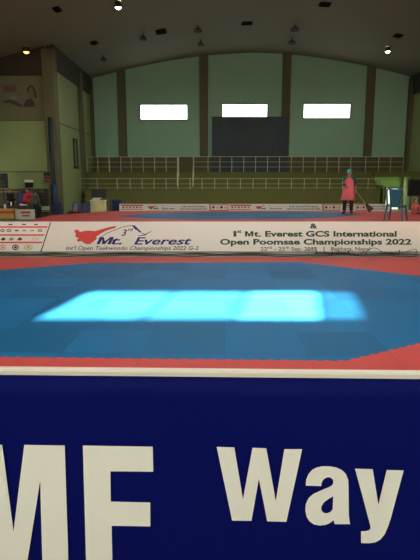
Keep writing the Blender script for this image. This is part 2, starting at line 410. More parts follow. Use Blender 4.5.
# ------------------------------------------------------------------ mats and platform
def slab(pts, z0, z1): return MB().prism([(p[0], p[1], z0) for p in pts], (0, 0, z1 - z0))
def toothed(pts, step=.08, amp=.013):
    """puzzle teeth along the outline"""
    out = []
    for i in range(len(pts)):
        a, c = Vector(pts[i][:2]), Vector(pts[(i + 1) % len(pts)][:2]); d = c - a; L = d.length; n = max(1, int(L / step)); nn = Vector((-d.y, d.x)) / L
        for j in range(n):
            s = amp if j % 2 else -amp; q0 = a + d * (j / n); q1 = a + d * ((j + 1) / n)
            out += [q0 + nn * s, q0 + (q1 - q0) * .95 + nn * s]
    return out
t = thing('competition_mat', 'blue octagon mat with red border, sunlit, behind the navy banner', 'mat', (0, 0, 0))
red = [(-7.6, 4.55), (7.2, 4.75), (7.2, 13.95), (-7.6, 13.95)]
slab(red, FZ, -.002).build('red_border', M_matr, t)
G = lambda px, py: at_z(px, py, 0)
rn, rn2, rf, rf2 = G(345, 360.5), G(420, 342.5), G(300, 261.8), G(420, 275.7)
lf, lf2, ln = G(92, 262.8), G(0, 270), G(0, 356.7)
ext = lambda a, c, k: a + (c - a) * k
R1, R2 = ext(rn, rn2, 2.9), ext(rf, rf2, 1.15)
R1.x = R2.x = (R1.x + R2.x) / 2
near_l = ext(rn, ln, 1.30); L2 = ext(lf, lf2, 1.25); L1 = Vector((L2.x, 8.0, 0))
blue = [near_l, rn, R1, R2, rf, lf, L2, L1]
slab(toothed(blue), -.03, .0).build('blue_octagon', M_matb, t)

PZ = .87
P = lambda px, py: at_z(px, py, PZ)
pl = [(-5.42, 14.86), (8.6, 14.86), (8.6, 19.4), tuple(P(382, 211)[:2]), tuple(P(210, 210.4)[:2]), tuple(P(112, 211)[:2]), tuple(P(52, 215)[:2])]
struct(slab(pl, FZ, PZ - .04).build('trim_23', M_stand))
t = thing('raised_mat', 'red mat with a blue centre on the raised platform behind the white banner', 'mat', (0, 0, PZ))
def rel(o, t): o.matrix_parent_inverse = Matrix.Translation(t.location).inverted(); return o
rel(slab(pl, PZ - .04, PZ - .004).build('red_border', M_matr, t), t)
bl = [P(118, 216), P(150, 213.2), P(200, 212), P(300, 211.8), P(335, 212.4), P(363, 213.9), P(340, 216.6), P(300, 218.7), P(200, 219.2), P(150, 218.4)]
rel(slab(bl, PZ - .03, PZ).build('blue_octagon', M_matb, t), t)

# ------------------------------------------------------------------ flat print helpers
def flat(pts, m, off=0.004, th=0.003):
    q = [m(x, y) + Vector((0, -off - th, 0)) for x, y in pts]
    return [tuple(v) for v in q], (0, th, 0)
def decal(name, polys, m, material, parent, off=0.004, label=None):
    b = MB()
    for pts in polys:
        q, d = flat(pts, m, off); b.prism(q, d)
    o = b.build(name, material, parent); rel(o, parent)
    if label: o['label'] = label
    return o
def circle(x, y, rx, ry, n=20): return [(x + rx * math.cos(2 * math.pi * i / n), y + ry * math.sin(2 * math.pi * i / n)) for i in range(n)]
def rect(x0, x1, y0, y1, sk=0): return [(x0 + sk, y0), (x1 + sk, y0), (x1, y1), (x0, y1)]
def ring(x, y, rx, ry, t, n=20):
    o = circle(x, y, rx, ry, n); i_ = circle(x, y, rx - t, ry - t, n)
    return o + [o[0]] + [i_[0]] + i_[::-1]

def font_mesh(body, bold, shear):
    cu = bpy.data.curves.new('lettering', 'FONT'); cu.body = body; cu.size = 1; cu.offset = bold; cu.shear = shear; cu.resolution_u = 3
    o = bpy.data.objects.new('lettering', cu); C.objects.link(o)
    bpy.context.view_layer.update()
    me = bpy.data.meshes.new_from_object(o.evaluated_get(bpy.context.evaluated_depsgraph_get()))
    bpy.data.objects.remove(o); bpy.data.curves.remove(cu); return me
_cap = max(v.co.y for v in font_mesh('H', 0, 0).vertices)
def words(me, k):
    """one mesh per word, split at the wide gaps"""
    b = bmesh.new(); b.from_mesh(me); seen = set(); isl = []; b.verts.ensure_lookup_table()
    for v in b.verts:
        if v.index in seen: continue
        comp, st = [], [v]; seen.add(v.index)
        while st:
            q = st.pop(); comp.append(q.index)
            for e in q.link_edges:
                w = e.other_vert(q)
                if w.index not in seen: seen.add(w.index); st.append(w)
        isl.append(comp)
    b.free()
    ux = me['ux']; isl = sorted(isl, key=lambda c: min(ux[i] for i in c)); groups = []; end = -9
    for c in isl:
        lo_ = min(ux[i] for i in c)
        if lo_ - end > .17 or not groups: groups.append([])
        groups[-1] += c; end = max(end, max(ux[i] for i in c))
    out = []
    for g in groups:
        gs = set(g); ix = {i: n for n, i in enumerate(sorted(gs))}
        m = bpy.data.meshes.new(me.name)
        m.from_pydata([me.vertices[i].co[:] for i in sorted(gs)], [], [[ix[i] for i in p.vertices] for p in me.polygons if p.vertices[0] in gs])
        m.materials.append(me.materials[0]); out.append(m)
    return out
def text(pieces, m, material, parent, bold=0.02, shear=0.0, off=0.004, name='lettering'):
    """pieces: (string, x0, x1, y_cap_top, y_baseline) in the banner's own print grid"""
    todo = []
    for body, x0, x1, yt, yb in pieces:
        if body[0] == 'M':                                            # the capital M is drawn, the rest is set
            wa, wr_ = (lambda q: [max(v.co.x for v in k.vertices) - min(v.co.x for v in k.vertices) for k in q])([font_mesh(body, 0, 0), font_mesh(body[1:], 0, 0)])
            xs_ = x0 + (x1 - x0) * (1 - wr_ / wa); mw = (xs_ - x0) * .94; st = .215 + bold; dg = .24 + bold * 1.2
            pts = [(0, 0), (0, 1), (dg, 1), (.5, .42), (1 - dg, 1), (1, 1), (1, 0), (1 - st, 0), (1 - st, .68), (.5 + .1, 0), (.5 - .1, 0), (st, .68), (st, 0)]
            decal(name, [[(x0 + mw * x + shear * (yb - yt) * y * 1.6, yb + (yt - yb) * y) for x, y in pts]], m, material, parent, off)
            body, x0 = body[1:], xs_
        todo.append((body, x0, x1, yt, yb))
    for body, x0, x1, yt, yb in todo:
        me = font_mesh(body, bold, shear); me.name = name
        a = min(v.co.x for v in me.vertices); c = max(v.co.x for v in me.vertices)
        me['ux'] = [v.co.x for v in me.vertices]
        for v in me.vertices:
            fx = x0 + (v.co.x - a) / (c - a) * (x1 - x0); fy = yb + (yt - yb) * v.co.y / _cap
            v.co = m(fx, fy) + Vector((0, -off, 0))
        me.materials.clear(); me.materials.append(material)
        for me in words(me, (x1 - x0) / (c - a)):
            o = bpy.data.objects.new(name, me); C.objects.link(o); o.parent = parent; rel(o, parent)
            q = o.modifiers.new('solid', 'SOLIDIFY'); q.thickness = .002; q.offset = 0

KICK = [(95, 65), (110, 62), (122, 68), (128, 78), (150, 72), (190, 68), (225, 72), (260, 62), (310, 48), (358, 38), (362, 48), (345, 54), (300, 68),
        (260, 90), (235, 108), (238, 122), (215, 140), (195, 155), (170, 155), (150, 145), (140, 135), (120, 140), (105, 130), (118, 122), (122, 115), (105, 112), (98, 100), (105, 90), (95, 78)]
KICK = [(60 + x / 6.46, 220 + y / 6.46) for x, y in KICK]
def everest_print(m, t, detail=True, off=.004):
    decal('kicker_emblem', [KICK], m, M_red, t, off)
    text([('Mt.', 96.4, 122, 237, 244.2), ('Everest', 133.8, 191.8, 237.4, 244.4)], m, M_navyp, t, .02, .32, off)
    if not detail: 
        decal('mountain_outline', [[(131, 226), (134, 225.4), (142, 232.6), (140, 233), (136, 229)]], m, M_navyp, t, off); return
    text([('3', 121.5, 127, 229.6, 235.6), ('rd', 127.6, 133.5, 227.8, 231)], m, M_ink, t, .02, .35, off)
    line = [(98, 238.5), (106, 233.5), (115, 229.6), (123, 226.6), (131, 225.2), (133.5, 225.6)]
    lower = [(x, y + .55) for x, y in line][::-1]
    decal('mountain_outline', [line + lower, [(131.5, 225.4), (134.5, 225.2), (138, 228.6), (141.8, 232.2), (140, 232.6), (136.6, 229.8), (135, 229.4), (133.4, 227)],
                               [(138, 235.6), (144, 234.6), (148, 232.6), (151.4, 230.8), (151.4, 231.4), (148, 233.4), (144.5, 235.4), (138, 236.2)],
                               [(142, 232.6), (146, 235), (146, 235.6), (141.4, 233)]], m, M_navyp, t, off)
    text([("Int'l Open Taekwondo Championships 2022 G-2", 66, 198.5, 246.2, 249.8)], m, M_ink, t, .012, .22, off)
def sponsor_print(m, t, off=.004, xl=-26):
    for y, x1 in ((227, 47), (235, 44), (242.4, 42)):
        decal('red_stripe', [rect(xl, x1, y - .7, y + .7, .5)], m, M_red, t, off)
    for x in (-16, -5, 10.5, 24, 36): decal('sponsor_logo', [rect(x - 2, x + 2, 223.9, 225)], m, M_ink, t, off)
    for i, x in enumerate((-18, -8, 2.5, 9, 16.5, 24, 32, 40)):
        decal('sponsor_logo', [ring(x, 230.5, 2.2, 1.5, .8, 14)] if i not in (4, 5, 6) else [rect(x - 1.8, x + 1.8, 229.9, 231.2, .5)], m, M_ink if i not in (5, 6) else M_lgreen, t, off)
    for x, mm in ((-15, M_ink), (-6, M_pink), (3, M_ink), (11, M_lgreen), (19.5, M_ink), (35, M_pink)):
        decal('sponsor_logo', [[(x - 2.4, 239.8), (x, 237.2), (x + 2.4, 238.2), (x + 2.6, 239.8), (x, 240.6)]] if mm is not M_pink else [ring(x, 238.9, 3, 1.4, .5, 16)], m, mm, t, off)
    for x, mm in ((-18, M_olv), (-8, M_navyp), (2.6, M_pink), (15.5, M_blkp), (28.4, M_olv)):
        r = 4.4 if mm is M_olv else 3.4
        decal('sponsor_logo', [ring(x, 247.3, r, 2.7, 1.0, 18), circle(x, 247.3, r * .45, 1.1, 12)], m, mm, t, off)
    decal('divider_stripe', [[(50.2, 222.3), (51.2, 222.3), (41.4, 252), (40.3, 252)]], m, M_blkp, t, off)

# ------------------------------------------------------------------ long white banner in front of the platform
YM = 14.72
mid = lambda px, py: at_y(px, py, YM)
p, q = mid(0, 252.3), mid(0, 222)
x0, x1 = -7.4, 8.4
t = thing('white_banner', 'long white printed banner along the front of the raised platform', 'banner', (0, YM, FZ))
b = MB(); k = 120; pts = []
zt, zb = q.z + .01, p.z
rel(MB().box(x0, x1, YM, YM + .04, zb, zt).build('sheet', M_vinyl, t), t)
b = MB()
for i in range(k):                                                    # loose scalloped bottom hem hanging below the sheet
    xa = x0 + (x1 - x0) * i / k; xb = x0 + (x1 - x0) * (i + 1) / k
    f = lambda x: .030 + .018 * math.sin(x * 3.3 + 1.1 * math.sin(x * 1.3))
    b.hexa([(xa, YM + .01, zb - f(xa)), (xb, YM + .01, zb - f(xb)), (xb, YM + .03, zb - f(xb)), (xa, YM + .03, zb - f(xa)),
            (xa, YM + .01, zb), (xb, YM + .01, zb), (xb, YM + .03, zb), (xa, YM + .03, zb)])
rel(b.build('bottom_hem', mat('grey_hem', srgb(176, 174, 166), .6), t), t)
rel(MB().box(x0, x1, YM - .006, YM, zb, zb + .022).build('hem_line', M_dark, t), t)  # thin dark line along the bottom of the sheet
sponsor_print(mid, t); everest_print(mid, t)
text([('&', 310, 317.3, 223.6, 228.3), ('1', 233.4, 236.4, 231.2, 236.4), ('st', 237.2, 241.4, 229.6, 232.8), ('Mt. Everest GCS International', 245, 396.6, 231.2, 236.4),
      ('Open Poomsae Championships 2022', 220, 411.3, 239.2, 244.4)], mid, M_grn, t, .034)
text([('22', 260.5, 267, 247, 250.6), ('nd', 267.4, 271.8, 246.2, 248.6), ('- 25', 274, 285, 247, 250.6), ('th', 285.4, 289, 246.2, 248.6), ('Sep. 2022', 291.4, 317, 247, 250.6),
      ('|', 323.6, 324.4, 246.6, 251), ('Pokhara, Nepal', 331, 370, 247, 250.6)], mid, M_ink, t, .008)

# ------------------------------------------------------------------ three small banners along the rear of the platform
def mapped(px0, px1, s0, s1, Y):
    return lambda x, y: at_y(px0 + (x - s0) / (s1 - s0) * (px1 - px0), 204.3 + (y - 222) / 30 * 6.6, Y)
def rear_banner(label, xa, xb, parts, Y=21.75):
    p, q = at_y(xa, 211.2, Y), at_y(xb, 203.9, Y)
    t = thing('rear_banner', label, 'banner', ((p.x + q.x) / 2, Y, FZ), 0, 'white banners behind the raised mat')
    rel(MB().box(p.x, q.x, Y, Y + .03, PZ - .12, q.z).build('sheet', M_vinyl, t), t)
    for x in (p.x + .15, q.x - .15): rel(MB().box(x - .02, x + .02, Y + .03, Y + .07, FZ, q.z).build('support_post', M_grey, t), t)
    for kind, a, c in parts:
        if kind == 's':
            m = mapped(a, c, 0, 45, Y)
            decal('red_frame', [rect(-1, 46, 222.5, 226), rect(-1, 46, 247.5, 251), rect(-1, 1, 226, 247.5), rect(44, 46, 226, 247.5)], m, M_red, t)
            for i in range(4): decal('sponsor_logo', [rect(4 + 10.5 * i, 10.5 + 10.5 * i, 231 + (i % 2) * 2, 241)], m, (M_ink, M_pink)[i % 2] if i != 2 else M_blkp, t)
        elif kind == 'l':
            m = mapped(a, c, 0, 45, Y)
            decal('red_stripe', [rect(0, 45, 224, 230), rect(0, 45, 244, 247)], m, M_red, t)
            for i in range(6): decal('sponsor_logo', [rect(3 + 7 * i, 6.5 + 7 * i, 233, 240)], m, (M_ink, M_red)[i % 2], t)
        elif kind == 'e': everest_print(mapped(a, c, 66, 195, Y), t, False)
        elif kind == 't':
            m = mapped(a, c, 220, 411, Y)
            text([('1st Mt. Everest GCS International', 233, 397, 228, 235), ('Open Poomsae Championships 2022', 220, 411, 239, 246)], m, M_grn, t, .02)
rear_banner('low white rear banner beside the blue chair, left of the other two', 119.5, 209.3, [('l', 121, 143), ('e', 146, 176), ('t', 180, 207)])
rear_banner('low white rear banner in the middle, behind the blue mat centre', 209.8, 322.5, [('s', 210.5, 228), ('l', 230, 251), ('e', 254, 283), ('t', 287, 320)])
rear_banner('low white rear banner behind the sweeping woman', 323, 390, [('s', 323.5, 340), ('l', 342, 354), ('s', 356, 368), ('t', 370, 388)])

# ------------------------------------------------------------------ cable and wavy dark line on the floor strip
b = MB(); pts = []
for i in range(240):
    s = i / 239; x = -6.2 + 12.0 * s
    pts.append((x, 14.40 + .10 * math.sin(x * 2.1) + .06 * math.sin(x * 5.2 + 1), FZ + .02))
tag(b.tube(pts, .012, 6).build('cable', M_cable, None, True), 'thin wavy dark line lying along the foot of the long white banner', 'cable')  # thin wavy dark tube along the floor strip
b = MB(); pts = []
for i in range(260):
    s = i / 259; x = 2.75 + 3.1 * s + .10 * math.sin(i * .16)
    lift = .055 + .05 * math.sin(i * .21) + .05 * math.sin(i * .083 + 1)
    pts.append((x, 14.58 + .05 * math.cos(i * .16), FZ + .02 + max(0, lift) * 1.2))
tag(b.tube(pts, .008, 6).build('cable', M_cable, None, True), 'tangled loops of black cable below the place and date line of the banner', 'cable')

# ------------------------------------------------------------------ near navy banner
TH = math.atan(.027)
nd, nn = Vector((math.cos(TH), -math.sin(TH), 0)), Vector((math.sin(TH), math.cos(TH), 0))
N0 = Vector((0, 2.2, 0))
def near(px, py):
    r = ray(px, py); o = Vector((0, 0, CAMZ)); k = (N0 - o).dot(nn) / r.dot(nn); return o + r * k
t = thing('navy_banner', 'navy blue banner with huge white letters in front of the mat', 'banner', (0, 2.2, FZ), -TH)
inv = (Matrix.Translation(t.location) @ Matrix.Rotation(-TH, 4, 'Z')).inverted()
def nloc(px, py, off=0.0):
    v = inv @ near(px, py); return Vector((v.x, -off, v.z))
zt = nloc(210, 370).z; hem = nloc(210, 376.2).z
b = MB(); k = 60
X0, X1 = -3.4, 3.4
wob = lambda x, z: .006 * math.sin(x * 5 + z * 3) + .004 * math.sin(x * 13 - z * 5)
gv = [[b.bm.verts.new((X0 + (X1 - X0) * i / k, .012 + (wob(X0 + (X1 - X0) * i / k, z) if 0 < j < 10 else 0), z)) for i in range(k + 1)] for j, z in enumerate([.06 + (hem - .06) * jj / 10 for jj in range(11)])]
for j in range(10):
    for i in range(k): b._f([gv[j][i], gv[j][i + 1], gv[j + 1][i + 1], gv[j + 1][i]])
o = b.build('sheet', M_navy, t, True); s = o.modifiers.new('solid', 'SOLIDIFY'); s.thickness = .003
b = MB()                                                              # white hem folded over the top tube
prof = [(-.004, hem - .002), (-.006, zt - .012), (.0, zt - .003), (.012, zt), (.03, zt - .003), (.036, zt - .014), (.034, hem), (.02, hem - .002)]
b.prism([(X0, y, z) for y, z in prof], (X1 - X0, 0, 0)); b.build('top_hem', M_hem, t)
fr = mat('banner_frame', srgb(150, 150, 150), .4, metal=.7)
b = MB(); b.tube([(X0, .016, zt - .02), (X1, .016, zt - .02)], .009, 8); b.tube([(X0, .05, .10), (X1, .05, .10)], .015, 8); b.build('frame_rail', fr, t)
for x in (X0 + .05, -.1, X1 - .05):
    pz = MB().tube([(x, .05, 0), (x, .05, zt - .02)], .015, 8).build('support_post', fr, t)
    MB().box(x - .025, x + .025, -.0 + .03, .45, 0, .02).build('foot', fr, pz)
def letters(polys):
    b = MB()
    for pts in polys: b.prism([tuple(nloc(x, y, .006)) for x, y in pts], (0, .002, 0))
    return b.build('lettering', M_let, t)
yb = 577.5
Mr = [(13.9, 530.9), (24.8, 444.4), (65, 445.1), (69.2, yb), (43.2, yb), (40.6, 479.9), (25, yb)]
Ml = [(2.4, yb), (-12.6, 479.4), (-13.6, yb), (-39.6, yb), (-37.4, 444), (0, 443.9 + 0)]
Ml = [(2.4, yb), (-13.2, 479.6), (-15.4, yb), (-41.4, yb), (-37.6, 443.8), (2.6, 444.2)]
letters([[*Mr, *Ml]])
letters([[(83.2, 445.1), (152.8, 446.2), (153.3, 471), (110.6, 470.6), (111, 501), (150.3, 502), (150.5, 525.6), (111.8, 524.9), (113, yb), (86.9, yb)]])
Wp = [(216.7, 446.4), (234.3, 446.9), (242.9, 498.8), (252.4, 447.4), (266.2, 447.9), (275.7, 500.5), (284.3, 448.6), (301.9, 448.8), (286.2, 521), (267.1, 520.5), (258.8, 477.9), (251.4, 520), (232.1, 519.8)]
cv = lambda L: [(300 + x / 3.818, 450 + y / 3.818) for x, y in L]
ao = cv([(22, 133), (23, 112), (32, 90), (46, 74), (64, 64), (86, 60), (110, 60), (136, 64), (158, 74), (174, 89), (183, 112), (184, 140), (185, 240), (187, 262), (190, 280), (132, 280), (127, 265), (112, 276), (96, 283), (74, 285), (52, 281), (35, 269), (24, 250), (20, 228), (22, 204), (32, 182), (50, 166), (78, 153), (104, 142), (120, 134), (127, 124), (126, 112), (119, 104), (108, 101), (96, 104), (86, 113), (81, 124), (80, 135)])
ah = cv([(126, 174), (108, 184), (90, 197), (81, 212), (80, 226), (87, 236), (99, 240), (114, 236), (124, 225)])
apoly = ao[:31] + ah + [ah[0], ao[30]] + ao[31:]
yp = cv([(209, 69), (276, 71), (298, 207), (330, 74), (394, 76), (345, 258), (335, 288), (322, 318), (306, 338), (286, 349), (264, 353), (232, 352), (232, 308), (252, 307), (264, 303), (269, 294), (266, 280)])
letters([Wp]); letters([apoly]); letters([yp])

# ------------------------------------------------------------------ people
def skin(verts, edges, radii, root=0, sub=1):
    me = bpy.data.meshes.new('tmp'); me.from_pydata([tuple(v) for v in verts], edges, [])
    o = bpy.data.objects.new('tmp', me); C.objects.link(o)
    o.modifiers.new('skin', 'SKIN'); bpy.context.view_layer.objects.active = o
    if not me.skin_vertices: bpy.ops.mesh.customdata_skin_add()
    for i, r in enumerate(radii):
        s = me.skin_vertices[0].data[i]; s.radius = (r, r) if not isinstance(r, tuple) else r; s.use_root = (i == root)
    m = o.modifiers.new('sub', 'SUBSURF'); m.levels = sub; m.render_levels = sub
    bpy.context.view_layer.update()
    out = bpy.data.meshes.new_from_object(o.evaluated_get(bpy.context.evaluated_depsgraph_get()))
    bpy.data.objects.remove(o); bpy.data.meshes.remove(me); return out
M_skin = mat('skin', srgb(168, 116, 88), .55, .05); M_eye = mat('eye_dark', srgb(24, 18, 16), .3)
M_hair = mat('hair_black', srgb(20, 17, 16), .6, .2, 30); M_shoe = mat('shoe_dark', srgb(30, 28, 30), .6)
BASE = dict(pel=(0, 0, .90), spine=(0, 0, 1.06), chest=(0, 0, 1.24), neck=(0, .01, 1.40), head=(0, -.01, 1.50),
            shL=(.165, 0, 1.34), elL=(.22, .02, 1.08), wrL=(.23, -.05, .85), shR=(-.165, 0, 1.34), elR=(-.22, .02, 1.08), wrR=(-.23, -.05, .85),
            hipL=(.085, 0, .86), knL=(.10, -.02, .47), anL=(.10, .02, .08), toL=(.11, -.14, .03),
            hipR=(-.085, 0, .86), knR=(-.10, -.02, .47), anR=(-.10, .02, .08), toR=(-.11, -.14, .03))
def person(label, loc, rz, h, pose, shirt, trousers, hair='short', shirt2=None, scarf=None, tunic=None, group=None, curl=0.5, shirt_name='shirt', bulk=1.0, hk=1.0):
    s = h / 1.62
    J = {k: Vector(v) * s for k, v in {**BASE, **pose}.items()}
    t = thing('person', label, 'person', loc, rz, group)
    order = ['pel', 'spine', 'chest', 'neck', 'head', 'shL', 'elL', 'wrL', 'shR', 'elR', 'wrR', 'hipL', 'knL', 'anL', 'toL', 'hipR', 'knR', 'anR', 'toR']
    rad = dict(pel=.12, spine=.105, chest=.115, neck=.05, head=.055, shL=.055, elL=.04, wrL=.027, shR=.055, elR=.04, wrR=.027, hipL=.085, knL=.055, anL=.036, toL=.03, hipR=.085, knR=.055, anR=.036, toR=.03)
    E = [('pel', 'spine'), ('spine', 'chest'), ('chest', 'neck'), ('neck', 'head'), ('chest', 'shL'), ('shL', 'elL'), ('elL', 'wrL'), ('chest', 'shR'), ('shR', 'elR'), ('elR', 'wrR'),
         ('pel', 'hipL'), ('hipL', 'knL'), ('knL', 'anL'), ('anL', 'toL'), ('pel', 'hipR'), ('hipR', 'knR'), ('knR', 'anR'), ('anR', 'toR')]
    ix = {k: i for i, k in enumerate(order)}
    body = skin([J[k] for k in order], [(ix[a], ix[c]) for a, c in E], [rad[k] * s for k in order])
    b = MB(); b.bm.from_mesh(body); bpy.data.meshes.remove(body)
    hs = s; s = s * hk
    hd = J['head'] + (J['head'] - J['neck']).normalized() * .02 * s
    b.ball(hd, (.074 * s, .092 * s, .112 * s), 16, 12)
    b.ball(hd + Vector((0, -.03, -.075)) * s, (.05 * s, .06 * s, .045 * s))               # jaw
    b.loft([(hd.x, hd.y - .108 * s, hd.z - .03 * s, .016 * s, .014 * s), (hd.x, hd.y - .085 * s, hd.z + .03 * s, .008 * s, .012 * s)], 8)   # nose
    for sx in (-1, 1): b.ball(hd + Vector((sx * .074, .01, -.01)) * s, (.012 * s, .022 * s, .032 * s), 8, 6)
    s = hs
    for el, wr, sg in (('elL', 'wrL', 1), ('elR', 'wrR', -1)):
        d = (J[wr] - J[el]).normalized(); side = d.cross(Vector((0, 1, 0)))
        side = side.normalized() if side.length > .1 else Vector((1, 0, 0)); pn = d.cross(side).normalized()
        w = J[wr]; b.tube([w - d * .01 * s, w + d * .03 * s, w + d * .085 * s], [.026 * s, .036 * s, .034 * s], 8)
        for f, ln in zip((-1.5, -.5, .5, 1.5), (.066, .078, .074, .056)):
            q = w + d * .08 * s + side * f * .018 * s; c1 = (d + pn * curl).normalized(); c2 = (d + pn * curl * 3).normalized()
            b.tube([q, q + c1 * ln * .5 * s, q + c1 * ln * .5 * s + c2 * ln * .5 * s], [.0095 * s, .009 * s, .007 * s], 6)
        q = w + d * .03 * s + side * -.03 * s * sg
        b.tube([q, q + (d - side * sg * .8).normalized() * .035 * s, q + (d * 1.6 - side * sg * .8 + pn * curl).normalized() * .065 * s], [.012 * s, .011 * s, .008 * s], 6)
    b.mi = 1
    for sx in (-1, 1): b.ball(hd + Vector((sx * .03, -.083, .012)) * s * hk, (.012 * s, .008 * s, .007 * s), 8, 6)
    b.mi = 2; b.ball(hd + Vector((0, -.088, -.065)) * s * hk, (.024 * s, .008 * s, .006 * s), 8, 6)
    b.build('body', [M_skin, M_eye, mat('lips', srgb(140, 74, 68), .5)], t, True)
    # shirt: torso loft and sleeves
    b = MB(); V = lambda k: J[k]
    tor = []
    for a, c, n_ in (('pel', 'spine', 3), ('spine', 'chest', 3)):
        for i in range(n_): tor.append(V(a).lerp(V(c), i / n_))
    tor.append(V('chest')); tor.append(V('chest').lerp(V('neck'), .45)); tor.append(V('chest').lerp(V('neck'), .78)); tor.append(V('neck').lerp(V('head'), -.02))
    wd = [.185, .178, .172, .17, .178, .186, .19, .182, .13, .06]
    if scarf is None or True:
        rings = [(q.x, q.y, q.z - (.05 * s if i == 0 else 0), w_ * s * bulk, w_ * s * .66 * bulk) for i, (q, w_) in enumerate(zip(tor, wd))]
    b.loft(rings, 18)
    for sh, el, wr in (('shL', 'elL', 'wrL'), ('shR', 'elR', 'wrR')):
        ins = V(sh).lerp(V('chest').lerp(V('neck'), .4), .55)
        b.tube([ins, V(sh), V(sh).lerp(V(el), .5), V(el), V(el).lerp(V(wr), .85)], [.075 * s * bulk, .072 * s * bulk, .062 * s * bulk, .056 * s, .044 * s], 10)
    if shirt2:
        for f in b.bm.faces: f.material_index = 1 if f.calc_center_median().x > .10 * s else 0
    b.build(shirt_name, [shirt, shirt2 or shirt], t, True)
    b = MB()
    for hp, kn, an in (('hipL', 'knL', 'anL'), ('hipR', 'knR', 'anR')):
        up_ = V(hp).lerp(V('pel'), .35) + Vector((0, 0, .04 * s))
        b.tube([up_, V(hp), V(hp).lerp(V(kn), .5), V(kn), V(kn).lerp(V(an), .5), V(kn).lerp(V(an), .92)], [.10 * s, .105 * s, .09 * s, .074 * s, .068 * s, .064 * s], 12)
    q = V('pel'); b.loft([(q.x, q.y, q.z - .1 * s, .15 * s, .11 * s), (q.x, q.y, q.z - .02 * s, .178 * s, .118 * s), (q.x, q.y, q.z + .07 * s, .17 * s, .112 * s)], 16)
    b.build('trousers', trousers, t, True)
    for an, to in (('anL', 'toL'), ('anR', 'toR')):
        d = V(to) - V(an); d.z = 0; d = d.normalized(); a = V(an)
        b = MB(); c0 = Vector((a.x, a.y, V(to).z + .012 * s))
        b.tube([c0 - d * .07 * s, c0 - d * .03 * s, c0 + d * .06 * s, c0 + d * .14 * s, c0 + d * .185 * s], [.03 * s, .042 * s, .042 * s, .04 * s, .022 * s], 10)
        b.tube([c0, a + Vector((0, 0, .02 * s))], [.042 * s, .045 * s], 10)
        b.build('shoe', M_shoe, t, True)
    if scarf:
        b = MB(); b.ball(hd + Vector((0, .018, .028)) * s, (.098 * s, .112 * s, .110 * s)); b.ball(hd + Vector((.02, .10, -.03)) * s, (.06 * s, .05 * s, .06 * s))
        b.build('headscarf', scarf, t, True)
    else:
        b = MB(); b.ball(hd + Vector((0, .022, .026)) * s * hk, (.083 * s * hk, .095 * s * hk, .104 * s * hk))
        if hair == 'long': b.ball(hd + Vector((0, .06, -.06)) * s, (.075 * s, .06 * s, .13 * s))
        b.build('hair', M_hair, t, True)
    if tunic:
        q = V('pel'); c = V('chest'); b = MB(); e = Vector((0, -.012, 0)) * s
        rg = [(q.x - .02 * s, q.y, q.z - .40 * s, .275 * s, .18 * s), (q.x - .01 * s, q.y, q.z - .34 * s, .265 * s, .17 * s), (q.x, q.y, q.z - .30 * s, .248 * s, .168 * s), (q.x, q.y, q.z - .1 * s, .225 * s, .155 * s), (q.x, q.y, q.z + .06 * s, .195 * s, .138 * s),
              (c.x, c.y, c.z - .1 * s, .188 * s, .135 * s), (c.x, c.y, c.z, .185 * s, .137 * s), (c.x, c.y, c.z + .06 * s, .15 * s, .13 * s), (c.x, c.y, c.z + .12 * s, .085 * s, .09 * s)]
        b.loft(rg, 22); b.build('tunic', tunic, t, True)
    return t
def cloth(n, r, g, b_): return mat('cloth_' + n, srgb(r, g, b_), .85, .12, 9)

# sweeping woman on the raised mat
wp = P(347.5, 213.6)
person('woman in teal headscarf and pink tunic sweeping the raised mat', (wp.x, wp.y, PZ), math.radians(-14), 1.56,
       dict(wrL=(.27, -.16, .84), elL=(.235, .03, 1.09), wrR=(-.10, -.22, 1.02), elR=(-.20, -.02, 1.1), shR=(-.15, .0, 1.33), anL=(.13, .03, .08), toL=(.16, -.12, .03), knL=(.12, -.03, .47), anR=(-.13, .0, .08), toR=(-.18, -.14, .03), knR=(-.12, -.03, .47)),
       cloth('green', 26, 92, 80), cloth('charcoal', 30, 32, 34), scarf=cloth('teal', 70, 168, 178), tunic=cloth('pink', 226, 104, 112), curl=.9)
hand = at_y(355.4, 190.6, wp.y - .36)
tip = Vector((at_y(366.6, 209, wp.y - .55).x, wp.y - .55, PZ + .33))
d = (tip - hand).normalized()
t = thing('broom', 'grass broom with long handle held by the sweeping woman', 'broom', (tip.x, tip.y, PZ))
rel(MB().tube([hand - d * .12, hand, tip], [.014, .015, .016], 8).build('handle', mat('bamboo', srgb(150, 140, 92), .6), t), t)
b = MB(); e = tip + d * .25
b.tube([tip - d * .05, tip, tip + d * .12, e], [.03, .05, .085, .10], 10)
rel(b.build('bristles', mat('broom_grass', srgb(74, 62, 40), .9, .3, 40), t), t)
rel(MB().tube([tip - d * .02, tip + d * .02], [.056, .058], 10).build('binding', M_dark, t), t)

# child on the right edge of the platform
kp = P(414.6, 214.4)
person('small child in a red shirt sitting at the right rear edge of the raised mat', (kp.x, kp.y, PZ), math.radians(8), .95,
       dict(pel=(0, 0, .17), spine=(0, 0, .33), chest=(0, -.01, .50), neck=(0, -.01, .64), head=(0, -.03, .76), shL=(.17, 0, .58), shR=(-.17, 0, .58), elL=(.25, -.08, .36), wrL=(.16, -.28, .26), elR=(-.25, -.08, .36), wrR=(-.16, -.28, .26),
            hipL=(.09, -.04, .14), knL=(.30, -.28, .15), anL=(.06, -.42, .09), toL=(-.04, -.48, .08), hipR=(-.09, -.04, .14), knR=(-.30, -.28, .15), anR=(-.06, -.36, .09), toR=(.05, -.42, .08)),
       cloth('childred', 222, 100, 104), cloth('childtrousers', 200, 90, 92), bulk=.8, hk=1.45)

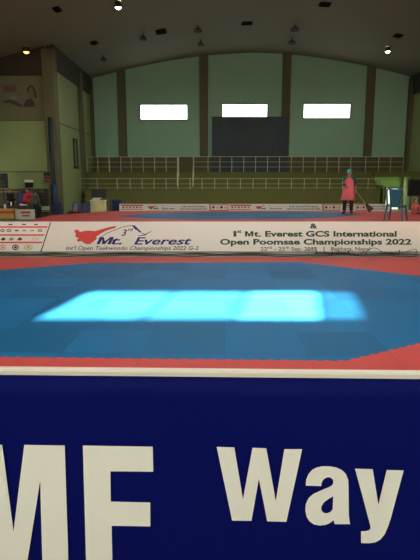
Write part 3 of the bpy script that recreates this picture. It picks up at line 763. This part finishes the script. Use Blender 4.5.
# people on the hall floor at the left
def floor_at(px, Y): return at_y(px, 217, Y).x
Yp = 28.9
person('person in grey top and black trousers standing at the mat edge on the left', (floor_at(36.4, Yp), Yp, FZ), math.radians(160), 1.60,
       dict(), cloth('grey', 74, 76, 74), cloth('black', 24, 24, 28), shirt_name='jacket')
person('stooping person in a blue and red jacket behind the white board', (floor_at(25.2, 29.6), 29.7, FZ), math.radians(-20), 1.72,
       dict(chest=(.08, .04, 1.22), neck=(.15, .02, 1.36), head=(.19, .0, 1.46), spine=(.02, 0, 1.06), shL=(.27, .02, 1.29), elL=(.36, .0, 1.05), wrL=(.30, -.12, .86), shR=(-.10, .05, 1.30), elR=(-.24, .04, 1.06), wrR=(-.24, -.1, .86)),
       cloth('blue', 34, 42, 104), cloth('navy', 30, 32, 60), shirt2=cloth('red', 178, 46, 52), shirt_name='jacket', bulk=2.3)
person('person in black clothes seen behind the yellow table on the far left', (floor_at(11.6, 29.8), 29.8, FZ), math.radians(35), 1.66,
       dict(wrL=(.2, -.25, .95), wrR=(-.2, -.25, .95)), cloth('black2', 26, 24, 26), cloth('black3', 22, 22, 24), hair='long')

# ------------------------------------------------------------------ plastic chair on the raised mat
M_chair = mat('teal_plastic', srgb(26, 88, 104), .35, .08, 5)
def plastic_chair(label, loc, rz, m, k=1.0, group=None):
    """monobloc chair, its back towards -Y"""
    t = thing('plastic_chair', label, 'chair', loc, rz, group)
    W_, D_, SH, BH = .22 * k, .22 * k, .45 * k, .97 * k
    b = MB()
    b.hexa([(-W_, -D_, SH - .03), (W_, -D_, SH - .03), (W_ * 1.08, D_, SH - .02), (-W_ * 1.08, D_, SH - .02), (-W_, -D_, SH), (W_, -D_, SH), (W_ * 1.08, D_, SH + .012), (-W_ * 1.08, D_, SH + .012)])
    b.hexa([(-W_, D_ - .02, SH - .07), (W_, D_ - .02, SH - .07), (W_, D_, SH - .07), (-W_, D_, SH - .07), (-W_, D_ - .02, SH), (W_, D_ - .02, SH), (W_, D_, SH), (-W_, D_, SH)])
    b.build('seat', m, t, bevel=.01)
    for sx in (-1, 1):
        for sy in (-1, 1):
            tx, ty = sx * W_ * .96, sy * D_ * .94; bx, by = sx * W_ * 1.2, sy * D_ * 1.25; a = .026 * k; c = .02 * k
            MB().hexa([(bx - c, by - c, 0), (bx + c, by - c, 0), (bx + c, by + c, 0), (bx - c, by + c, 0), (tx - a, ty - a, SH - .01), (tx + a, ty - a, SH - .01), (tx + a, ty + a, SH - .01), (tx - a, ty + a, SH - .01)]).build('leg', m, t, bevel=.006)
    # back frame: an arch leaning outwards
    arch = []
    for i in range(17):
        th = math.pi * i / 16; x = -W_ * 1.02 * math.cos(th); z = BH - .12 * k + .12 * k * math.sin(th) ** .6 if 0 < i < 16 else BH - .12 * k
        arch.append((x, -D_ - .08 * k - .02 * math.sin(th), z))
    fr_ = [(-W_ * .95, -D_ + .01, SH - .02)] + [(-W_, -D_ - .04 * k, SH + .2 * k)] + arch + [(W_, -D_ - .04 * k, SH + .2 * k), (W_ * .95, -D_ + .01, SH - .02)]
    bf = MB().tube(fr_, .027 * k, 8).build('backrest', m, t, True)
    for i in range(5):
        x = (-.13 + .065 * i) * k
        MB().hexa([(x * .8 - .027 * k, -D_ - .005, SH - .01), (x * .8 + .027 * k, -D_ - .005, SH - .01), (x * .8 + .027 * k, -D_ + .01, SH - .01), (x * .8 - .027 * k, -D_ + .01, SH - .01),
                   (x - .031 * k, -D_ - .10 * k, BH - .04 * k), (x + .031 * k, -D_ - .10 * k, BH - .04 * k), (x + .031 * k, -D_ - .085 * k, BH - .04 * k), (x - .031 * k, -D_ - .085 * k, BH - .04 * k)]).build('back_slat', m, bf)
    return t
cx = at_y(396.6, 215, 15.45).x
plastic_chair('teal plastic chair standing alone at the right end of the raised mat', (cx, 15.5, PZ), math.radians(-34), M_chair)

# ------------------------------------------------------------------ things at the left behind the mats
M_bluep = mat('blue_plastic', srgb(30, 46, 98), .4, .08, 5)
v = at_y(112.5, 200, 24.5)
pc = plastic_chair('tall blue plastic chair behind the left end of the rear banner', (v.x, 24.5, FZ), math.radians(165), M_bluep, 1.25)
x = floor_at(62.5, 27.6)
c1 = plastic_chair('blue plastic chair beside the dark blue post', (x - .25, 27.6, FZ), math.radians(20), M_bluep, 1.0, 'low blue chairs')
clone(c1, (x + .45, 27.9, FZ), math.radians(150), 'blue plastic chair second from the dark blue post', 'low blue chairs')
clone(c1, (at_y(86.5, 208, 26.5).x, 26.5, FZ), math.radians(200), 'blue plastic chair just left of the white table', 'low blue chairs')
# white draped table with a black monitor
v = at_y(98.5, 207, 24.8)
t = thing('side_table', 'small white-draped table left of the tall blue chair', 'table', (v.x, 24.8, FZ))
b = MB(); b.box(-.36, .36, -.3, .3, 1.20 - .03, 1.20); b.build('table_top', M_vinyl, t, bevel=.01)
b = MB(); b.loft([(0, 0, .3, .40, .34), (0, 0, .8, .375, .315), (0, 0, 1.19, .36, .30)], 24, cap=False); o = b.build('table_cloth', mat('cream_cloth', srgb(222, 205, 150), .8, .06), t, True); s = o.modifiers.new('solid', 'SOLIDIFY'); s.thickness = .01
for sx in (-1, 1):
    for sy in (-1, 1): MB().box(sx * .25 - .02, sx * .25 + .02, sy * .2 - .02, sy * .2 + .02, 0, 1.18).build('leg', M_grey, t)
t2 = thing('monitor', 'black monitor seen from behind on the white-draped table', 'monitor', (v.x + .03, 24.85, FZ + 1.20))
MB().box(-.34, .34, 0, .05, .08, .50).build('casing', M_blk, t2, bevel=.012); MB().box(-.04, .04, .0, .04, .0, .1).build('stand', M_blk, t2); MB().box(-.14, .14, -.08, .12, 0, .015).build('base', M_blk, t2)
t3 = thing('paper_stack', 'white papers in a heap on the draped table in front of the monitor', 'papers', (v.x - .05, 24.62, FZ + 1.20))
for i in range(4):
    MB().box(-.22 + .03 * i, .12 + .04 * i, -.06 - .01 * i, .06, .03 * i, .03 * i + .026).build('sheet_bundle', M_white, t3)
# dark crate between the blue chairs
v = floor_at(76, 27)
t = thing('equipment_case', 'low dark case with red edging between the blue chairs', 'case', (v, 27.0, FZ))
MB().box(-.34, .34, -.2, .2, 0, .52).build('body', M_dark, t, bevel=.02); MB().box(-.35, .35, -.21, .21, .52, .58).build('lid', mat('dull_red', srgb(110, 48, 42), .6), t, bevel=.01)
MB().tube([(-.08, -.22, .4), (-.06, -.26, .4), (.06, -.26, .4), (.08, -.22, .4)], .012, 6).build('handle', M_grey, t)
# dark blue post beside the corner column
x = at_y(54.6, 190, 30.45).x
t = thing('post', 'dark blue padded post in front of the left corner column', 'post', (x, 30.3, FZ))
MB().tube([(0, 0, 0), (0, 0, 5.6)], .13, 14).build('pole', mat('dark_teal_paint', srgb(28, 42, 48), .6), t, True)
MB().tube([(0, 0, 0), (0, 0, 1.9)], .19, 14).build('padding', mat('navy_pad', srgb(26, 44, 66), .6), t, True)
MB().loft([(0, 0, 0, .3, .3), (0, 0, .05, .28, .28)], 16).build('base', M_dark, t)
# red and black sign on the column
p, q = at_y(44.2, 181.5, 30.8), at_y(53.4, 172.5, 30.8)
t = thing('wall_sign', 'small dark red and black sign on the left corner column', 'sign', ((p.x + q.x) / 2, 30.84, p.z))
w = (q.x - p.x) / 2; h = q.z - p.z
MB().box(-w, w, -.06, .0, 0, h).build('panel', M_blk, t, bevel=.01)
for z0, z1 in ((.08, .34), (.48, .62)): MB().box(-w * .95, w * .95, -.07, -.058, h * z0, h * z1).build('red_band', mat('sign_red', srgb(150, 62, 52), .6), t)
# screen on tripod
def tripod_screen(label, px0, px1, y0, y1, Y, cat='screen', name='display_screen', top=False):
    p, q = at_y(px0, y1, Y), at_y(px1, y0, Y); w = (q.x - p.x) / 2; h = q.z - p.z
    t = thing(name, label, cat, ((p.x + q.x) / 2, Y, FZ)); z = p.z - FZ
    MB().box(-w, w, -.04, .04, z, z + h).build('casing', M_blk, t, bevel=.015)
    MB().box(-w * .92, w * .92, -.046, -.038, z + h * .07, z + h * .93).build('screen', mat('screen_dark', srgb(14, 15, 17), .25), t)
    MB().tube([(0, .03, .35), (0, .03, z + h * .5)], .03, 8).build('pole', M_blk, t)
    for a in (90, 210, 330):
        a = math.radians(a); MB().tube([(0, .03, .45), (.45 * math.cos(a), .03 + .45 * math.sin(a), .01)], .018, 6).build('leg', M_blk, t)
    if top: MB().box(-w, w, -.05, .05, z + h, z + h + .14).build('top_cover', M_white, t, bevel=.01)
tripod_screen('small black monitor with white top on a tripod against the left wall', 25.2, 33, 182.3, 187.5, 30.6, top=True)
tripod_screen('large black screen on a stand at the right edge of the photo', 407.4, 433, 179.4, 196.2, 25.0)
# loudspeaker far left
p, q = at_y(-2.5, 188, 30.4), at_y(7.5, 173.5, 30.4)
t = thing('loudspeaker', 'black loudspeaker on a pole at the left edge of the photo', 'speaker', ((p.x + q.x) / 2, 30.4, FZ)); w = (q.x - p.x) / 2; z = p.z - FZ; h = q.z - p.z
MB().hexa([(-w, -.22, z), (w, -.22, z), (w * .7, .25, z), (-w * .7, .25, z), (-w, -.22, z + h), (w, -.22, z + h), (w * .7, .25, z + h), (-w * .7, .25, z + h)]).build('cabinet', M_blk, t, bevel=.02)
MB().tube([(0, -.225, z + h * .3), (0, -.24, z + h * .3)], [w * .7, w * .62], 20).build('woofer', M_dark, t)
MB().tube([(0, -.225, z + h * .75), (0, -.24, z + h * .75)], [w * .35, w * .25], 16).build('horn', M_dark, t)
MB().tube([(0, 0, .4), (0, 0, z)], .03, 8).build('pole', M_blk, t)
for a in (90, 210, 330):
    a = math.radians(a); MB().tube([(0, 0, .6), (.5 * math.cos(a), .5 * math.sin(a), .01)], .02, 6).build('leg', M_blk, t)
# dark upright equipment rack by the column
p, q = at_y(41, 206, 30.2), at_y(49.8, 189, 30.2); x = (p.x + q.x) / 2
t = thing('equipment_rack', 'tall dark equipment rack in front of the left corner column', 'rack', (x - .12, 29.9, FZ)); w = (q.x - p.x) / 2 - .06; z = q.z - FZ
for sx in (-1, 1):
    for sy in (-.2, .2): MB().box(sx * w - .02, sx * w + .02, sy - .02, sy + .02, 0, z).build('upright', M_blk, t)
for zz in (.3, .75, 1.15, z - .02): MB().box(-w, w, -.2, .2, zz, zz + .03).build('shelf', M_blk, t)
for i, zz in enumerate((.33, .78, 1.18)):
    MB().box(-w * .85, w * .85, -.18, .18, zz, zz + (.38, .33, .26)[i]).build('unit', M_dark, t, bevel=.01)
# white advertising board in front of the people
p, q = at_y(15.5, 218.0, 28.4), at_y(34.6, 209.4, 28.4)
t = thing('sign_board', 'white board with red lettering blocks beside the yellow table', 'board', ((p.x + q.x) / 2, 28.4, FZ)); w = (q.x - p.x) / 2; h = q.z - FZ
MB().box(-w, w, -.02, .02, .05, h).build('panel', M_vinyl, t)
b = MB(); b.box(-w * .40, w * .58, -.026, -.02, h * .62, h * .82); b.build('red_block', mat('faded_red', srgb(196, 96, 84), .6, .25, 14), t)
b = MB(); b.box(-w * .30, w * .46, -.026, -.02, h * .34, h * .50); b.build('red_block', MATS['faded_red'], t)
for sx in (-.8, .8): MB().box(sx * w - .03, sx * w + .03, -.18, .18, 0, .05).build('foot', M_grey, t)
# pale green round-backed board leaning by the rack
p, q = at_y(41.5, 217, 29.2), at_y(48.6, 206.6, 29.2)
t = thing('folding_chair', 'pale green folding chair next to the person in grey', 'chair', ((p.x + q.x) / 2, 29.3, FZ), math.radians(200)); w = (q.x - p.x) / 2
M_pg = mat('pale_green_plastic', srgb(150, 160, 125), .5, .1)
MB().box(-w, w, -.18, .18, .42, .45).build('seat', M_pg, t, bevel=.01); MB().box(-w, w, .18, .20, .50, .72).build('backrest', M_pg, t, bevel=.01)
for sx in (-1, 1):
    MB().tube([(sx * w, -.18, 0), (sx * w, .19, .72)], .012, 6).build('leg', M_grey, t); MB().tube([(sx * w, .2, 0), (sx * w, -.16, .44)], .012, 6).build('leg', M_grey, t)
# yellow draped table far left, with what stands on it
x = at_y(4, 216, 28.2).x
t = thing('draped_table', 'long low table with yellow and orange cloth at the left edge', 'table', (x, 28.2, FZ))
zt_ = .62
MB().box(-1.1, .66, -.3, .3, zt_ - .03, zt_).build('table_top', mat('yellow_cloth', srgb(214, 168, 62), .8, .15, 8), t, bevel=.01)
MB().box(-1.1, .66, -.315, -.30, .12, zt_).build('front_cloth', mat('orange_cloth', srgb(190, 150, 70), .8, .25, 7), t)
MB().box(-1.1, .66, -.325, -.315, .40, .52).build('red_band', mat('sash_red', srgb(190, 70, 40), .7), t)
for sx in (-1.0, .58):
    for sy in (-.24, .24): MB().box(sx - .02, sx + .02, sy - .02, sy + .02, 0, zt_ - .02).build('leg', M_grey, t)
def bottle(px, Y, z, k, label):
    t = thing('bottle', label, 'bottle', (at_y(px, 210, Y).x, Y, z), 0, 'bottles on the left tables')
    MB().loft([(0, 0, 0, .05 * k, .05 * k), (0, 0, .02, .055 * k, .055 * k), (0, 0, .2 * k, .055 * k, .055 * k), (0, 0, .26 * k, .02 * k, .02 * k), (0, 0, .29 * k, .02 * k, .02 * k)], 12).build('glass', M_white, t, True)
    MB().loft([(0, 0, .285 * k, .023 * k, .023 * k), (0, 0, .32 * k, .023 * k, .023 * k)], 10).build('cap', M_bluep, t)
bottle(5.4, 28.15, FZ + zt_, .95, 'wide white bottle on the yellow table, nearest the left edge')
# rear dark table with a second bottle and white folder
x = at_y(14, 210, 29.0).x
t = thing('back_table', 'dark cloth table just behind the yellow one', 'table', (x, 29.05, FZ))
MB().box(-1.5, .75, -.2, .2, .72, .75).build('table_top', M_dark, t, bevel=.01); MB().box(-1.5, .75, -.21, -.2, .05, .75).build('front_cloth', mat('dark_cloth', srgb(52, 48, 44), .8, .2, 8), t)
for sx in (-1.4, .66):
    for sy in (-.15, .17): MB().box(sx - .02, sx + .02, sy - .02, sy + .02, 0, .72).build('leg', M_grey, t)
bottle(11.6, 29.0, FZ + .75, .8, 'slim white bottle on the dark table in front of the person in black')
x = at_y(23.5, 208, 28.95).x
t = thing('folder', 'white folded papers on the dark table above the white board', 'papers', (x, 28.98, FZ + .75))
MB().hexa([(-.2, -.1, 0), (.2, -.1, 0), (.2, .1, 0), (-.2, .1, 0), (-.16, -.06, .12), (.18, -.06, .06), (.18, .08, .06), (-.16, .08, .12)]).build('cover', M_white, t, bevel=.01)
MB().box(-.19, .19, -.112, -.1, .0, .03).build('spine', M_grey, t)
# barrier rails along the left wall
t = thing('barrier', 'pale horizontal barrier rails along the foot of the left wall', 'barrier', (at_y(0, 190, 30.9).x, 30.9, FZ))
zr = at_y(0, 188.6, 30.9).z - FZ
for z in (zr, zr - .18): MB().box(-2.4, 1.05, -.02, .02, z - .03, z + .03).build('rail', mat('barrier_wood', srgb(150, 140, 95), .6), t)
for x_ in (-2.3, -1.2, -.1, .98): MB().box(x_ - .03, x_ + .03, .02, .06, 0, zr).build('post', M_dark, t)
# faded poster on the left wall
p, q = at_y(2.8, 107.5, 31.1), at_y(36.2, 84.5, 31.1)
t = thing('poster', 'faded poster with a dark-haired figure high on the left wall', 'poster', ((p.x + q.x) / 2, 31.17, p.z))
w = (q.x - p.x) / 2; h = q.z - p.z
MB().box(-w, w, -.0, .02, 0, h).build('sheet', mat('poster_paper', srgb(116, 112, 88), .7, .15, 2), t)
def pp(name, pts, m): MB().prism([(-w + x / 100 * 2 * w, -.006, h * y / 100) for x, y in pts], (0, .005, 0)).build(name, m, t)
pp('red_block', [(4, 66), (42, 70), (42, 98), (4, 96)], mat('poster_red', srgb(112, 84, 68), .7, .15, 6))
pp('dark_shape', [(2, 30), (20, 36), (42, 24), (58, 8), (56, 2), (40, 8), (20, 22), (2, 20)], mat('poster_dark', srgb(72, 70, 58), .7, .15, 6))
pp('pale_shape', [(20, 40), (30, 58), (40, 46), (38, 34)], mat('poster_pale', srgb(136, 128, 106), .7))
pp('clothing', [(60, 2), (92, 2), (90, 28), (82, 40), (70, 36), (62, 22)], mat('poster_plum', srgb(74, 58, 50), .7, .15, 6))
pp('figure_hair', [(74, 50), (72, 84), (79, 97), (88, 96), (95, 80), (98, 48), (93, 38), (91, 76), (86, 90), (80, 90), (76, 78)], mat('poster_hair', srgb(46, 44, 36), .7))
pp('figure_face', [(76, 44), (76, 78), (80, 89), (87, 90), (91, 76), (90, 50), (84, 40)], mat('poster_face', srgb(112, 96, 74), .7))
